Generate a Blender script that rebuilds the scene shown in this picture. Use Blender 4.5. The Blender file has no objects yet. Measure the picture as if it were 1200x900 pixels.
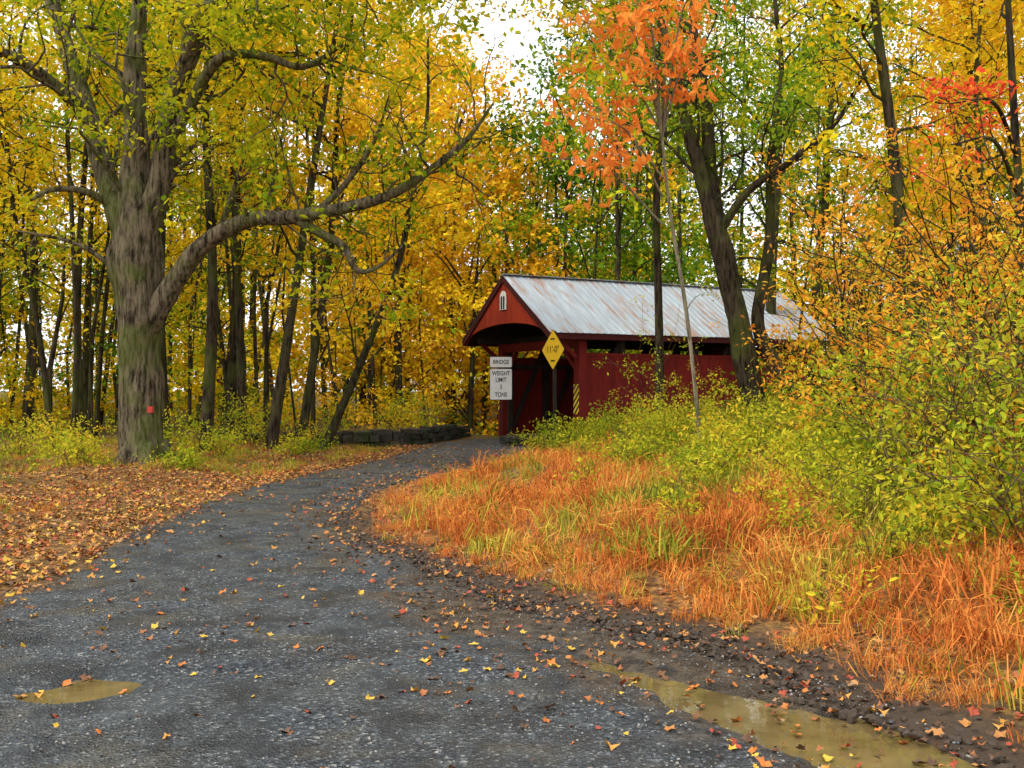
import bpy, math, random, time
import numpy as np
from mathutils import Vector, Matrix, noise
random.seed(11); rng=np.random.default_rng(11)
scene=bpy.context.scene
scene.view_settings.view_transform='Standard'
scene.view_settings.look='None'
scene.view_settings.exposure=0
COL=scene.collection
U=random.uniform
TRI={}

# ------------------------------------------------------------------ helpers
def link(o,parent=None):
    COL.objects.link(o)
    if parent is not None: o.parent=parent
    return o
def empty(name,loc=(0,0,0),rz=0):
    e=bpy.data.objects.new(name,None); e.location=loc; e.rotation_euler=(0,0,rz); e.empty_display_size=.3
    return link(e)
def mesh(name,V,F,mat=None,smooth=False):
    me=bpy.data.meshes.new(name); me.from_pydata([tuple(v) for v in V],[],[tuple(f) for f in F])
    if mat: me.materials.append(mat)
    if smooth: me.polygons.foreach_set('use_smooth',[True]*len(me.polygons))
    me.update(); return me
def mobj(name,V,F,mat,parent=None,smooth=False):
    return link(bpy.data.objects.new(name,mesh(name,V,F,mat,smooth)),parent)
def fattr(me,name,vals,domain='POINT',typ='FLOAT'):
    a=me.attributes.new(name,typ,domain)
    a.data.foreach_set('vector' if typ=='FLOAT_VECTOR' else 'value',np.asarray(vals).ravel())
def smooth(t): t=np.clip(t,0,1); return t*t*(3-2*t)

class NT:
    def __init__(s,name):
        s.m=bpy.data.materials.new(name); s.m.use_nodes=True; s.t=s.m.node_tree; s.t.nodes.clear()
        s.out=s.n('ShaderNodeOutputMaterial')
    def n(s,typ,**k):
        nd=s.t.nodes.new(typ)
        for a,b in k.items(): setattr(nd,a,b)
        return nd
    def l(s,a,b): s.t.links.new(a,b)
    def pos(s,scale=(1,1,1),obj=False):
        if obj: src=s.n('ShaderNodeTexCoord').outputs['Object']
        else: src=s.n('ShaderNodeNewGeometry').outputs['Position']
        mp=s.n('ShaderNodeMapping'); mp.inputs['Scale'].default_value=scale
        s.l(src,mp.inputs['Vector']); return mp.outputs[0]
    def noise(s,vec,scale,detail=4,rough=.6):
        nd=s.n('ShaderNodeTexNoise'); nd.inputs['Scale'].default_value=scale
        nd.inputs['Detail'].default_value=detail; nd.inputs['Roughness'].default_value=rough
        s.l(vec,nd.inputs['Vector']); return nd.outputs['Fac']
    def vor(s,vec,scale,out='Distance'):
        nd=s.n('ShaderNodeTexVoronoi'); nd.inputs['Scale'].default_value=scale
        s.l(vec,nd.inputs['Vector']); return nd.outputs[out]
    def ramp(s,fac,stops,interp='LINEAR'):
        r=s.n('ShaderNodeValToRGB'); r.color_ramp.interpolation=interp
        e=r.color_ramp.elements
        while len(e)<len(stops): e.new(.5)
        for i,(p,c) in enumerate(stops):
            e[i].position=p; e[i].color=(*c,1) if not isinstance(c,(int,float)) else (c,c,c,1)
        s.l(fac,r.inputs[0]); return r.outputs[0]
    def mix(s,fac,a,b,blend='MIX'):
        m=s.n('ShaderNodeMix',data_type='RGBA',blend_type=blend)
        for sock,v in ((m.inputs[0],fac),(m.inputs[6],a),(m.inputs[7],b)):
            if isinstance(v,(int,float)): sock.default_value=v
            elif isinstance(v,tuple): sock.default_value=(*v,1)
            else: s.l(v,sock)
        return m.outputs[2]
    def math(s,op,a,b=0,clamp=False):
        m=s.n('ShaderNodeMath',operation=op,use_clamp=clamp)
        for sock,v in ((m.inputs[0],a),(m.inputs[1],b)):
            if isinstance(v,(int,float)): sock.default_value=v
            else: s.l(v,sock)
        return m.outputs[0]
    def attr(s,name): return s.n('ShaderNodeAttribute',attribute_name=name).outputs['Fac']
    def bump(s,h,strength=.5,dist=.02):
        b=s.n('ShaderNodeBump'); b.inputs['Strength'].default_value=strength; b.inputs['Distance'].default_value=dist
        s.l(h,b.inputs['Height']); return b.outputs[0]
    def bsdf(s,col,rough=.8,normal=None,metal=0,spec=.3):
        p=s.n('ShaderNodeBsdfPrincipled')
        if isinstance(col,tuple): p.inputs['Base Color'].default_value=(*col,1)
        else: s.l(col,p.inputs['Base Color'])
        if isinstance(rough,(int,float)): p.inputs['Roughness'].default_value=rough
        else: s.l(rough,p.inputs['Roughness'])
        p.inputs['Metallic'].default_value=metal
        p.inputs['Specular IOR Level'].default_value=spec
        if normal is not None: s.l(normal,p.inputs['Normal'])
        s.l(p.outputs[0],s.out.inputs[0]); return s.m

def leaf_mat(name,stops,nscale=.35,trans=.38,w=.5):
    # 'rnd' varies per leaf, 'clump' varies smoothly through the crown
    t=NT(name)
    f=t.math('ADD',t.math('MULTIPLY',t.attr('rnd'),w),t.math('MULTIPLY',t.attr('clump'),1-w))
    c=t.ramp(f,stops)
    d=t.n('ShaderNodeBsdfDiffuse'); t.l(c,d.inputs[0])
    if trans>0:
        tr=t.n('ShaderNodeBsdfTranslucent'); ms=t.n('ShaderNodeMixShader')
        t.l(c,tr.inputs[0]); ms.inputs[0].default_value=trans
        t.l(d.outputs[0],ms.inputs[1]); t.l(tr.outputs[0],ms.inputs[2])
        t.l(ms.outputs[0],t.out.inputs[0])
    else: t.l(d.outputs[0],t.out.inputs[0])
    return t.m

# palettes ----------------------------------------------------------
GOLD=[(.0,(.24,.15,.008)),(.3,(.7,.45,.012)),(.6,(.9,.64,.02)),(.85,(.64,.54,.03)),(1.,(.24,.3,.02))]
GOLDO=[(.0,(.34,.15,.01)),(.35,(.82,.42,.02)),(.7,(.92,.57,.03)),(1.,(.7,.55,.03))]
YGREEN=[(.0,(.05,.1,.008)),(.35,(.2,.3,.012)),(.65,(.56,.54,.02)),(1.,(.86,.62,.02))]
GREEN=[(.0,(.025,.07,.008)),(.4,(.09,.2,.015)),(.75,(.26,.4,.02)),(1.,(.62,.57,.03))]
ORANGE=[(.0,(.55,.12,.02)),(.4,(.88,.27,.045)),(.75,(.94,.38,.07)),(1.,(.92,.48,.07))]
ORY=[(.0,(.36,.11,.015)),(.35,(.8,.3,.03)),(.65,(.9,.5,.04)),(1.,(.48,.48,.04))]
RED=[(.0,(.5,.04,.02)),(.5,(.8,.08,.035)),(1.,(.92,.25,.05))]
LIME=[(.0,(.06,.11,.01)),(.3,(.2,.3,.018)),(.65,(.58,.55,.035)),(1.,(.82,.5,.04))]

def bark(name,dark,light,moss=.0,sc=1):
    t=NT(name); p=t.pos((9*sc,9*sc,1.6*sc)); n1=t.noise(p,1.4,5,.7); n2=t.noise(t.pos(),1.2,3)
    c=t.ramp(n1,[(.38,dark),(.6,light)])
    if moss: c=t.mix(t.math('MULTIPLY',t.ramp(n2,[(.45,0.),(.6,1.)]),moss),c,(.09,.12,.015))
    return t.bsdf(c,.95,t.bump(n1,1.,.06),spec=.1)
BARK_BIG=bark('bark_maple',(.015,.012,.007),(.19,.155,.095),.5)
BARK_DARK=bark('bark_dark',(.008,.006,.004),(.065,.05,.03),.35)
BARK_FAR=bark('bark_far',(.012,.009,.006),(.08,.062,.038),.3)
BARK_TWIG=bark('bark_twig',(.05,.035,.02),(.2,.14,.08),.2,1.5)
BARK_PALE=bark('bark_pale',(.12,.1,.07),(.34,.29,.19),.3,1.5)

# ------------------------------------------------------------------ road + terrain
CT=[(.2,-8,3.),(-.3,-2,3.),(-.95,4.0,2.9),(-1.3,5,2.6),(-1.62,5.7,2.35),(-1.85,6.6,2.1),(-2.15,8,1.75),(-2.7,9.8,1.32),(-3.1,11.7,1.15),
    (-3.25,15,1.1),(-2.9,17.6,1.15),(-2.2,20.3,1.25),(-1.5,23.2,1.4),(-1.15,26.4,1.5),(-.55,29.2,1.55),(.55,31.3,1.8),(1.7,32.62,2.2)]
def catmull(P,n):
    P=np.array(P,float); Q=np.vstack([2*P[0]-P[1],P,2*P[-1]-P[-2]]); out=[]
    for i in range(1,len(Q)-2):
        for k in range(n):
            t=k/n; a,b,c,d=Q[i-1],Q[i],Q[i+1],Q[i+2]
            out.append(.5*((2*b)+(c-a)*t+(2*a-5*b+4*c-d)*t*t+(3*b-a-3*c+d)*t**3))
    out.append(Q[-2]); return np.array(out)
RC=catmull(CT,14)
def edge(x,y):
    """signed distance outside the road edge and side (+1 = right)"""
    x=np.asarray(x,float).ravel(); y=np.asarray(y,float).ravel()
    best=np.full(x.shape,1e9); side=np.zeros(x.shape)
    T=np.gradient(RC[:,:2],axis=0)
    for i in range(len(RC)):
        dx=x-RC[i,0]; dy=y-RC[i,1]; d=np.hypot(dx,dy)-RC[i,2]
        m=d<best; best=np.where(m,d,best); s=np.sign(dx*T[i,1]-dy*T[i,0]); side=np.where(m,s,side)
    return best,side
# hollows that hold water: x,y,half-length,half-width,direction,depth
DIPS=[(.95,5.2,.5,.15,-.95,.08),(1.45,4.55,.6,.25,-.95,.11),(.5,5.8,.3,.1,-.85,.06),(-2.3,5.3,.36,.22,.3,.09),(-1.6,5.62,.26,.07,.1,.055),(-2.95,6.3,.3,.12,.8,.04),(-1.6,9.2,.4,.12,1.2,.035)]
def dip(x,y):
    r=0
    for cx,cy,a,b,th,d in DIPS:
        u=(x-cx)*math.cos(th)+(y-cy)*math.sin(th); v=-(x-cx)*math.sin(th)+(y-cy)*math.cos(th)
        r=r-d*np.exp(-(u/a)**2-(v/b)**2)
    return r
AX=np.array([.883,.469]); NX=np.array([-.469,.883]); ORG=np.array([2.06,30.0]); MID=np.array([4.86,34.3])
def H(x,y):
    x=np.asarray(x,float).ravel(); y=np.asarray(y,float).ravel()
    e,s=edge(x,y)
    m=smooth(e/1.6)
    h=.07*np.sin(x*1.3+1)*np.sin(y*.9)+.04*np.sin(x*2.9+y*1.7)+.25*np.sin(x*.13+y*.07+1)*smooth((np.hypot(x,y-15)-18)/20)
    h=h*m
    h=h+np.where(s>0,.38*smooth((e-.2)/3.0)*smooth((25-y)/5),.12*smooth((e-.6)/4))
    ss=(x-MID[0])*AX[0]+(y-MID[1])*AX[1]
    h=h-1.5*np.exp(-(ss/2.7)**2)*smooth((e-.1)/1.6)
    h=h-.7*np.exp(-((x-1.6)/1.5)**2-((y-27.2)/1.7)**2)*smooth((e-.05)/.7)
    h=h-.03*(1-smooth((e+.25)/.5))-.05*(1-smooth((e+.5)/.4))+dip(x,y)
    return h
def grid_axis(lo,flo,fhi,hi,f,n):
    a=np.arange(flo,fhi,f); l=flo-(np.geomspace(1,flo-lo+1,n)-1)[1:][::-1]; r=fhi+(np.geomspace(1,hi-fhi+1,n)-1)
    return np.concatenate([l,a,r])
gx=grid_axis(-600,-14,14,600,.2,22); gy=grid_axis(-300,0,36,700,.2,24)
X,Y=np.meshgrid(gx,gy); Z=H(X,Y).reshape(X.shape)
e,s=edge(X,Y)
nx,ny=len(gx),len(gy)
V=np.stack([X.ravel(),Y.ravel(),Z.ravel()],1)
F=[(j*nx+i,j*nx+i+1,(j+1)*nx+i+1,(j+1)*nx+i) for j in range(ny-1) for i in range(nx-1)]
t=NT('leaf_litter_ground')
p=t.pos(); v=t.vor(p,14,'Color'); big=t.noise(p,.5,4); fine=t.noise(p,22,5,.7)
sep=t.n('ShaderNodeSeparateColor'); t.l(v,sep.inputs[0])
c=t.ramp(sep.outputs[0],[(0.,(.07,.035,.015)),(.3,(.22,.09,.025)),(.55,(.38,.17,.04)),(.8,(.42,.22,.055)),(1.,(.2,.12,.04))])
c=t.mix(t.ramp(big,[(.45,0.),(.65,.6)]),c,(.13,.1,.02))
c=t.mix(t.ramp(fine,[(.4,.7),(.6,0.)]),c,(.045,.028,.015))
mud=t.mix(fine,(.028,.019,.012),(.09,.062,.04))
c=t.mix(t.attr('mud'),c,mud)
c=t.mix(t.attr('far_olive'),c,(.07,.055,.012))
MAT_GROUND=t.bsdf(c,.85,t.bump(t.math('ADD',fine,t.vor(p,14)),.8,.03),spec=.2)
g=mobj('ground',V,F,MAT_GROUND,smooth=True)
fattr(g.data,'mud',np.where(s>0,smooth((.75-e)/.5),.5*smooth((.35-e)/.4))*smooth((16-Y.ravel())/6))
fattr(g.data,'far_olive',.8*smooth((Y.ravel()-27)/8))  # ground colour turns darker olive with distance

# road ribbon
NS=64; RV=[];RF=[];mudv=[]
RR=catmull(CT,40); RR=RR[(RR[:,1]>-7)]; T=np.gradient(RR[:,:2],axis=0); T/=np.linalg.norm(T,axis=1)[:,None]
for i,(x,y,w) in enumerate(RR):
    nxv=np.array([T[i,1],-T[i,0]])
    wl=w+.16*noise.noise(Vector((x*1.1,y*1.1,3)))+.08*noise.noise(Vector((x*5,y*5,3)))
    wr=w+.2*noise.noise(Vector((x*1.2,y*1.2,9)))+.12*noise.noise(Vector((x*4,y*4,9)))
    for k in range(NS+1):
        u=-1+2*k/NS; q=np.array([x,y])+nxv*(u*(wr if u>0 else wl))
        z=.012+.025*(1-u*u)+.014*noise.noise(Vector((q[0]*1.3,q[1]*1.3,0)))+.012*noise.noise(Vector((q[0]*7,q[1]*7,2)))-.03*max(0,abs(u)-.93)/.07
        z+=float(dip(q[0],q[1]))*(1+.5*noise.noise(Vector((q[0]*5,q[1]*5,1))))
        RV.append((q[0],q[1],z))
        n1=noise.noise(Vector((q[0]*1.5,q[1]*1.5,5)))+.5*noise.noise(Vector((q[0]*5,q[1]*5,5)))
        mud_w=1.15 if y<7.5 else .5
        mudv.append(float(np.clip(((w*(1-u))*-1+mud_w+.7*n1)/.45,0,1))*float(smooth((15-y)/4)) if u>0 else float(np.clip((.3+.4*n1-w*(1+u))/.25,0,1)))
for i in range(len(RR)-1):
    for k in range(NS):
        a=i*(NS+1)+k; RF.append((a,a+1,a+NS+2,a+NS+1))
t=NT('gravel_asphalt')
p=t.pos(); v1=t.vor(p,62,'Color'); vd=t.vor(p,62); sep=t.n('ShaderNodeSeparateColor'); t.l(v1,sep.inputs[0])
c=t.ramp(sep.outputs[0],[(0.,(.007,.009,.012)),(.4,(.029,.037,.044)),(.78,(.062,.076,.088)),(.94,(.15,.165,.17)),(1.,(.34,.34,.31))])
big=t.noise(p,.75,5,.6); c=t.mix(t.ramp(big,[(.42,.0),(.62,.5)]),c,(.08,.088,.084))
b2=t.noise(p,2.6,5,.65); c=t.mix(t.ramp(b2,[(.46,.0),(.62,.8)]),c,(.014,.016,.018))
tan=t.noise(p,.9,3); c=t.mix(t.ramp(tan,[(.54,.0),(.68,.55)]),c,(.12,.095,.05))
mudc=t.mix(t.ramp(t.noise(p,7,6,.75),[(.38,0.),(.62,1.)]),(.016,.012,.009),(.11,.082,.052))
c=t.mix(t.attr('mud'),c,mudc)
rough=t.ramp(t.noise(p,1.2,3),[(.42,.28),(.6,.65)])
MAT_ROAD=t.bsdf(c,rough,t.bump(t.math('ADD',t.math('MULTIPLY',vd,1.3),t.noise(p,28,5,.75)),.9,.018),spec=.33)
r=mobj('gravel_road',RV,RF,MAT_ROAD,smooth=True); fattr(r.data,'mud',mudv)

# puddles (level sheets that fill the hollows)
t=NT('muddy_water'); nn=t.noise(t.pos(),2.5,3)
MAT_PUD=t.bsdf(t.ramp(nn,[(.3,(.09,.062,.022)),(.7,(.19,.14,.055))]),.04,t.bump(t.noise(t.pos(),9,2),.05,.01),spec=.55)
def puddle(cx,cy,a,b,th,z):
    V=[(cx,cy,z)]
    for i in range(28):
        q=6.283*i/28; u,v=a*math.cos(q),b*math.sin(q); V.append((cx+u*math.cos(th)-v*math.sin(th),cy+u*math.sin(th)+v*math.cos(th),z))
    mobj('puddle',V,[(0,1+i,1+(i+1)%28) for i in range(28)],MAT_PUD)
puddle(1.12,5.02,1.45,.42,-.95,-.012); puddle(-2.3,5.3,.62,.4,.3,-.008)

# ------------------------------------------------------------------ scatter system
NSC={}
def source_collection(name,meshes,ns=.35):
    c=bpy.data.collections.new(name); NSC[name]=ns
    for i,m in enumerate(meshes):
        c.objects.link(bpy.data.objects.new(f'{name}_{i}',m))
    return c
def gn(coll):
    ng=bpy.data.node_groups.new('scatter_'+coll.name,'GeometryNodeTree')
    ng.interface.new_socket(name='Geometry',in_out='INPUT',socket_type='NodeSocketGeometry')
    ng.interface.new_socket(name='Geometry',in_out='OUTPUT',socket_type='NodeSocketGeometry')
    N=ng.nodes; i=N.new('NodeGroupInput'); o=N.new('NodeGroupOutput')
    p=N.new('GeometryNodeInstanceOnPoints'); ci=N.new('GeometryNodeCollectionInfo'); rl=N.new('GeometryNodeRealizeInstances')
    ci.inputs['Collection'].default_value=coll
    ci.inputs['Separate Children'].default_value=True; ci.inputs['Reset Children'].default_value=True
    p.inputs['Pick Instance'].default_value=True
    def at(nm,ty):
        a=N.new('GeometryNodeInputNamedAttribute'); a.data_type=ty; a.inputs['Name'].default_value=nm
        return [s for s in a.outputs if s.enabled and s.name=='Attribute'][0]
    L=ng.links.new
    L(i.outputs[0],p.inputs['Points']); L(ci.outputs[0],p.inputs['Instance'])
    L(at('idx','INT'),p.inputs['Instance Index']); L(at('rot','FLOAT_VECTOR'),p.inputs['Rotation']); L(at('scl','FLOAT'),p.inputs['Scale'])
    L(p.outputs[0],rl.inputs[0]); L(rl.outputs[0],o.inputs[0]); return ng
GNC={}
def scatter(name,coll,P,scl,tilt=.45,parent=None,idx=None,rot=None):
    P=np.asarray(P,float); n=len(P)
    if n==0: return None
    TRI[coll.name]=TRI.get(coll.name,0)+n*len(coll.objects[0].data.polygons)
    me=bpy.data.meshes.new(name); me.vertices.add(n); me.vertices.foreach_set('co',P.ravel())
    if rot is None: rot=np.stack([rng.normal(0,tilt,n),rng.normal(0,tilt,n),rng.uniform(0,6.283,n)],1)
    fattr(me,'rot',rot,typ='FLOAT_VECTOR'); fattr(me,'scl',np.broadcast_to(scl,(n,)).astype(float).copy())
    k=NSC[coll.name]*1.3
    cl=np.array([noise.noise(Vector((a*k,b*k,c_*k)))*.95+.5*noise.noise(Vector((a*k*3.1,b*k*3.1,c_*k*3.1+9))) for a,b,c_ in P])
    fattr(me,'clump',np.clip(.5+.8*cl,0,1))
    fattr(me,'idx',(rng.integers(0,len(coll.objects),n) if idx is None else idx).astype(np.int32),typ='INT')
    me.update(); o=link(bpy.data.objects.new(name,me),parent)
    if coll.name not in GNC: GNC[coll.name]=gn(coll)
    md=o.modifiers.new('scatter','NODES'); md.node_group=GNC[coll.name]; return o
def leaves_mesh(name,n,rad,flat,size,mat,ovate=False,droop=0.):
    V=[];F=[];R=[]
    if ovate: tv=np.array([(0,0,0),(.3,.2,.03),(.65,.19,.03),(1,0,-.08),(.65,-.19,.03),(.3,-.2,.03)]); tf=[(0,1,2,3),(0,3,4,5)]
    else: tv=np.array([(0,0,0),(.5,.3,.05),(1,0,-.05),(.5,-.3,.05)]); tf=[(0,1,2,3)]
    for i in range(n):
        d=Vector((random.gauss(0,1),random.gauss(0,1),random.gauss(0,1))).normalized()*(U(0,1)**.5)*rad
        d.z*=flat
        M=Matrix.Rotation(U(0,6.28),3,'Z')@Matrix.Rotation(random.gauss(.25+droop,.5),3,'Y')@Matrix.Rotation(random.gauss(0,.6),3,'X')
        s_=size*U(.6,1.25); b=len(V); r_=random.random()
        for q in tv: V.append(M@Vector(q*s_)+d)
        for f in tf: F.append(tuple(b+k for k in f)); R.append(r_)
    me=mesh(name,V,F,mat); fattr(me,'rnd',R,'FACE'); return me
def leafset(name,stops,n=45,rad=.5,flat=.5,size=.11,ovate=False,nscale=.35,droop=0.,w=.5,trans=.38):
    m=leaf_mat(name,stops,nscale,trans,w)
    return source_collection(name,[leaves_mesh(f'{name}_{i}',n,rad,flat,size,m,ovate,droop) for i in range(4)],nscale)
MK=dict(n=24,rad=.55,size=.14)
L_GOLD=leafset('gold_leaves',GOLD,**MK); L_GOLDO=leafset('amber_leaves',GOLDO,**MK)
L_YG=leafset('yellow_green_leaves',YGREEN,**MK); L_GREEN=leafset('green_leaves',GREEN,**MK)
L_MAPLE=leafset('maple_green_leaves',YGREEN,n=16,rad=.45,flat=.35,size=.14,ovate=True)
L_ORANGE=leafset('orange_leaves',ORANGE,n=10,rad=.28,flat=.7,size=.155,ovate=True,droop=.5)
L_ORY=leafset('orange_yellow_leaves',ORY,n=16,rad=.34,flat=.4,size=.09,ovate=True,nscale=.8)
L_RED=leafset('red_leaves',RED,n=12,rad=.3,flat=.4,size=.1,ovate=True)
L_LIME=leafset('lime_leaves',LIME,n=9,rad=.2,flat=.6,size=.075,ovate=True,nscale=.9,droop=.3)
L_SHRUB=leafset('shrub_leaves',LIME,n=18,rad=.27,flat=.7,size=.075,ovate=True,nscale=.6)
FK=dict(n=30,rad=1.,flat=.5,size=.28,nscale=.16,trans=.25)
F_GOLD=leafset('far_gold',GOLD,**FK); F_AMBER=leafset('far_amber',GOLDO,**FK)
F_YG=leafset('far_yellow_green',YGREEN,**FK); F_GREEN=leafset('far_green',GREEN,**FK)

# ------------------------------------------------------------------ plants
class Plant:
    def __init__(s): s.V=[];s.F=[];s.L=[]
    def tube(s,P,R,sides=6,rough=0.):
        P=[Vector(p) for p in P]; n=len(P); b=len(s.V)
        t0=(P[1]-P[0]).normalized(); ref=t0.orthogonal().normalized()
        for i in range(n):
            t=(P[min(i+1,n-1)]-P[max(i-1,0)]).normalized()
            ref=(ref-t*ref.dot(t)).normalized(); bi=t.cross(ref)
            for k in range(sides):
                a=6.28318*k/sides; rr=R[i]
                d=ref*math.cos(a)+bi*math.sin(a)
                if rough:
                    q=P[i]+d*rr
                    rr*=1+rough*noise.noise(Vector((q.x*4,q.y*4,q.z*1.1)))+rough*.6*noise.noise(Vector((q.x*11,q.y*11,q.z*2)))
                s.V.append(P[i]+d*rr)
        for i in range(n-1):
            for k in range(sides):
                k2=(k+1)%sides
                s.F.append((b+i*sides+k,b+i*sides+k2,b+(i+1)*sides+k2,b+(i+1)*sides+k))
    def limb(s,ctrl,R,sides=10,n=6,rough=.12):
        C=[(*c,r) for c,r in zip(ctrl,R)]; Q=catmull(C,n)
        s.tube(Q[:,:3],np.maximum(Q[:,3],.008),sides,rough); return Q
    def grow(s,p,d,L,r,lev,nch=4,wander=.25,up=.05,nl=4,spread=.25,tubes=True,start=.25,ang=(.6,1.1),leafscale=1.):
        n=4 if lev==0 else 7; P=[Vector(p)]; d=Vector(d).normalized()
        for i in range(n):
            d=(d+Vector((random.gauss(0,wander),random.gauss(0,wander),random.gauss(up,wander*.7)))).normalized()
            P.append(P[-1]+d*(L/n))
        if tubes: s.tube(P,np.linspace(r,max(r*.3,.004),n+1),3 if r<.02 else (4 if r<.05 else 6))
        if lev==0:
            for k in range(nl):
                t=U(.2,1.05)*n; i=min(int(t),n-1); q=P[i].lerp(P[i+1],min(t-i,1))
                s.L.append((q.x+random.gauss(0,spread),q.y+random.gauss(0,spread),q.z+random.gauss(0,spread*.5),leafscale*U(.7,1.25)))
        else:
            for k in range(nch):
                t=(start+(1-start)*(k+U(0,1))/nch)*n; i=min(int(t),n-1); q=P[i].lerp(P[i+1],t-i)
                td=(P[i+1]-P[i]).normalized(); ax=td.orthogonal(); ax.rotate(Matrix.Rotation(U(0,6.28),3,td))
                dd=td.copy(); dd.rotate(Matrix.Rotation(U(*ang),3,ax)); dd.z*=.7
                s.grow(q,dd,L*U(.4,.65),r*.5,lev-1,nch,wander,up,nl,spread,tubes,.2,ang,leafscale)
    def side(s,Q,count,L,t0,t1,r=.03,lev=1,**k):
        """side branches from a limb Q (rows x,y,z,r)"""
        n=len(Q)-1
        for j in range(count):
            t=(t0+(t1-t0)*(j+U(0,1))/count)*n; i=min(int(t),n-1); q=Vector(Q[i,:3]); td=(Vector(Q[i+1,:3])-q).normalized()
            ax=td.orthogonal(); ax.rotate(Matrix.Rotation(U(0,6.28),3,td)); dd=td.copy(); dd.rotate(Matrix.Rotation(U(.7,1.35),3,ax))
            s.grow(q,dd,L*U(.6,1.2),min(r,Q[i,3]*.6),lev,**k)
    def build(s,name,barkm,leafcolls,tilt=.45,split=None):
        e=empty(name); 
        mobj('trunk_and_branches',s.V,s.F,barkm,e,True)
        L=np.array(s.L)
        if len(L):
            if len(leafcolls)==1: scatter('foliage',leafcolls[0],L[:,:3],L[:,3],tilt,e)
            else:
                k=split(L) if split else rng.integers(0,len(leafcolls),len(L))
                for i,c in enumerate(leafcolls): scatter('foliage',c,L[k==i,:3],L[k==i,3],tilt,e)
        return e

# --- big old maple on the left
T=Plant()
def L3(pts,y=20.): # (x,z[,dy])
    return [(p[0],y+(p[2] if len(p)>2 else 0),p[1]) for p in pts]
q=T.limb(L3([(-7.34,-.35),(-7.37,.1),(-7.44,.9),(-7.48,1.9),(-7.52,3.1),(-7.55,4.2),(-7.57,5.0),(-7.56,6.3),(-7.6,7.9),(-7.5,9.4),(-7.4,12)]),[.6,.48,.41,.4,.43,.48,.4,.25,.2,.15,.06],18,8,.25)
T.side(q,7,3.0,.6,1.,.05,1,nch=4,nl=3,spread=.35)
for a in (0.3,1.5,2.6,3.9,5.1):  # root flare
    T.limb([(-7.36+.25*math.cos(a),20+.25*math.sin(a),.5),(-7.36+.5*math.cos(a),20+.5*math.sin(a),.12),(-7.36+.95*math.cos(a),20+.95*math.sin(a),-.12)],[.22,.16,.05],8,4)
q=T.limb(L3([(-7.6,4.4),(-7.85,5.05),(-8.25,5.9,.2),(-8.74,7.5,.3),(-9.4,9.4,.4),(-10.1,11.5,.5)]),[.3,.27,.22,.18,.14,.05],12)
T.side(q,10,2.8,.4,1.,.05,1,nch=4,nl=3,spread=.35)
q=T.limb(L3([(-7.5,4.5),(-7.2,5.2,-.1),(-6.94,6.0,-.2),(-6.77,7.2,-.3),(-6.2,8.4,-.5),(-5.57,9.6,-.8),(-4.9,11.5,-1)]),[.32,.27,.23,.19,.16,.13,.05],12)
T.side(q,8,2.6,.5,1.,.05,1,nch=4,nl=3,spread=.35)
q=T.limb(L3([(-6.9,6.3,-.2),(-6.3,7.2,-.5),(-5.6,7.95,-.9),(-4.7,7.9,-1.2),(-3.9,7.6,-1.5),(-3.1,7.9,-1.8)]),[.13,.12,.1,.08,.06,.03],8)
T.side(q,8,1.6,.4,1.,.035,1,nch=3,nl=2,spread=.3)
q=T.limb(L3([(-6.5,7.9,-.4),(-5.9,8.8,-1.),(-4.8,9.2,-2),(-3.3,8.9,-3),(-1.6,8.5,-3.6),(-.2,8.4,-4),(.9,8.0,-4)]),[.13,.12,.1,.08,.06,.04,.02],8)
T.side(q,26,1.9,.25,1.,.035,1,nch=4,nl=4,spread=.3)
q=T.limb(L3([(-8.6,7.2,.2),(-9.4,7.9,-1),(-10.3,8.0,-2),(-11.2,7.6,-3)]),[.12,.1,.07,.03],8); T.side(q,6,1.8,.3,1.,.035,1,nch=3,nl=3,spread=.3)
# great arching limb with droop
q=T.limb(L3([(-7.45,2.75),(-7.1,3.2,-.1),(-6.74,3.7,-.2),(-6.08,4.45,-.4),(-5.14,4.9,-.6),(-4.28,4.92,-.8),(-2.9,5.13,-1),(-2.2,5.35,-1.1),(-1.54,5.75,-1.2),(-.85,6.3,-1.3),(-.35,6.95,-1.4)]),[.32,.25,.21,.17,.15,.14,.11,.09,.075,.05,.02],12)
T.side(q,18,1.8,.35,1.,.03,1,nch=3,nl=1,spread=.2)
q=T.limb(L3([(-4.3,4.95,-.8),(-3.68,4.6,-.8),(-3.25,4.35,-.8),(-3.0,3.9,-.8),(-2.6,3.95,-.8),(-2.1,4.35,-.9)]),[.1,.09,.075,.06,.04,.02],8)
T.side(q,8,1.3,.3,1.,.02,1,nch=3,nl=1,spread=.2)
q=T.limb(L3([(-3.9,4.92,-.8),(-3.2,5.5,-1),(-2.6,6.3,-1.2),(-2.3,7.1,-1.4)]),[.07,.06,.04,.015],7); T.side(q,7,1.2,.3,1.,.02,1,nch=3,nl=1,spread=.2)
q=T.limb(L3([(-7.9,5.2),(-8.4,5.5,-.4),(-8.9,5.45,-.8),(-9.2,5.2,-1)]),[.09,.07,.05,.02],7); T.side(q,3,.8,.5,1,.02,0,nl=1)
for (x0,z0,x1,z1) in [(-7.6,3.7,-9.7,4.7),(-7.3,5.6,-5.7,6.6),(-6.0,4.5,-5.2,6.2),(-5,4.9,-4.6,6.4),(-7.9,5.5,-6.3,7.6),(-7.3,5.2,-6.2,6.1)]:
    q=T.limb(L3([(x0,z0),((x0+x1)/2+.1,(z0+z1)/2+.25,-.3),(x1,z1,-.6)]),[.06,.045,.015],6); T.side(q,5,1.3,.3,1,.02,1,nch=3,nl=1)
mt=T.build('maple_tree',BARK_BIG,[L_MAPLE,L_YG],.4)
t=NT('red_marker_paint'); MREDM=t.bsdf((.5,.05,.03),.6)
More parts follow.
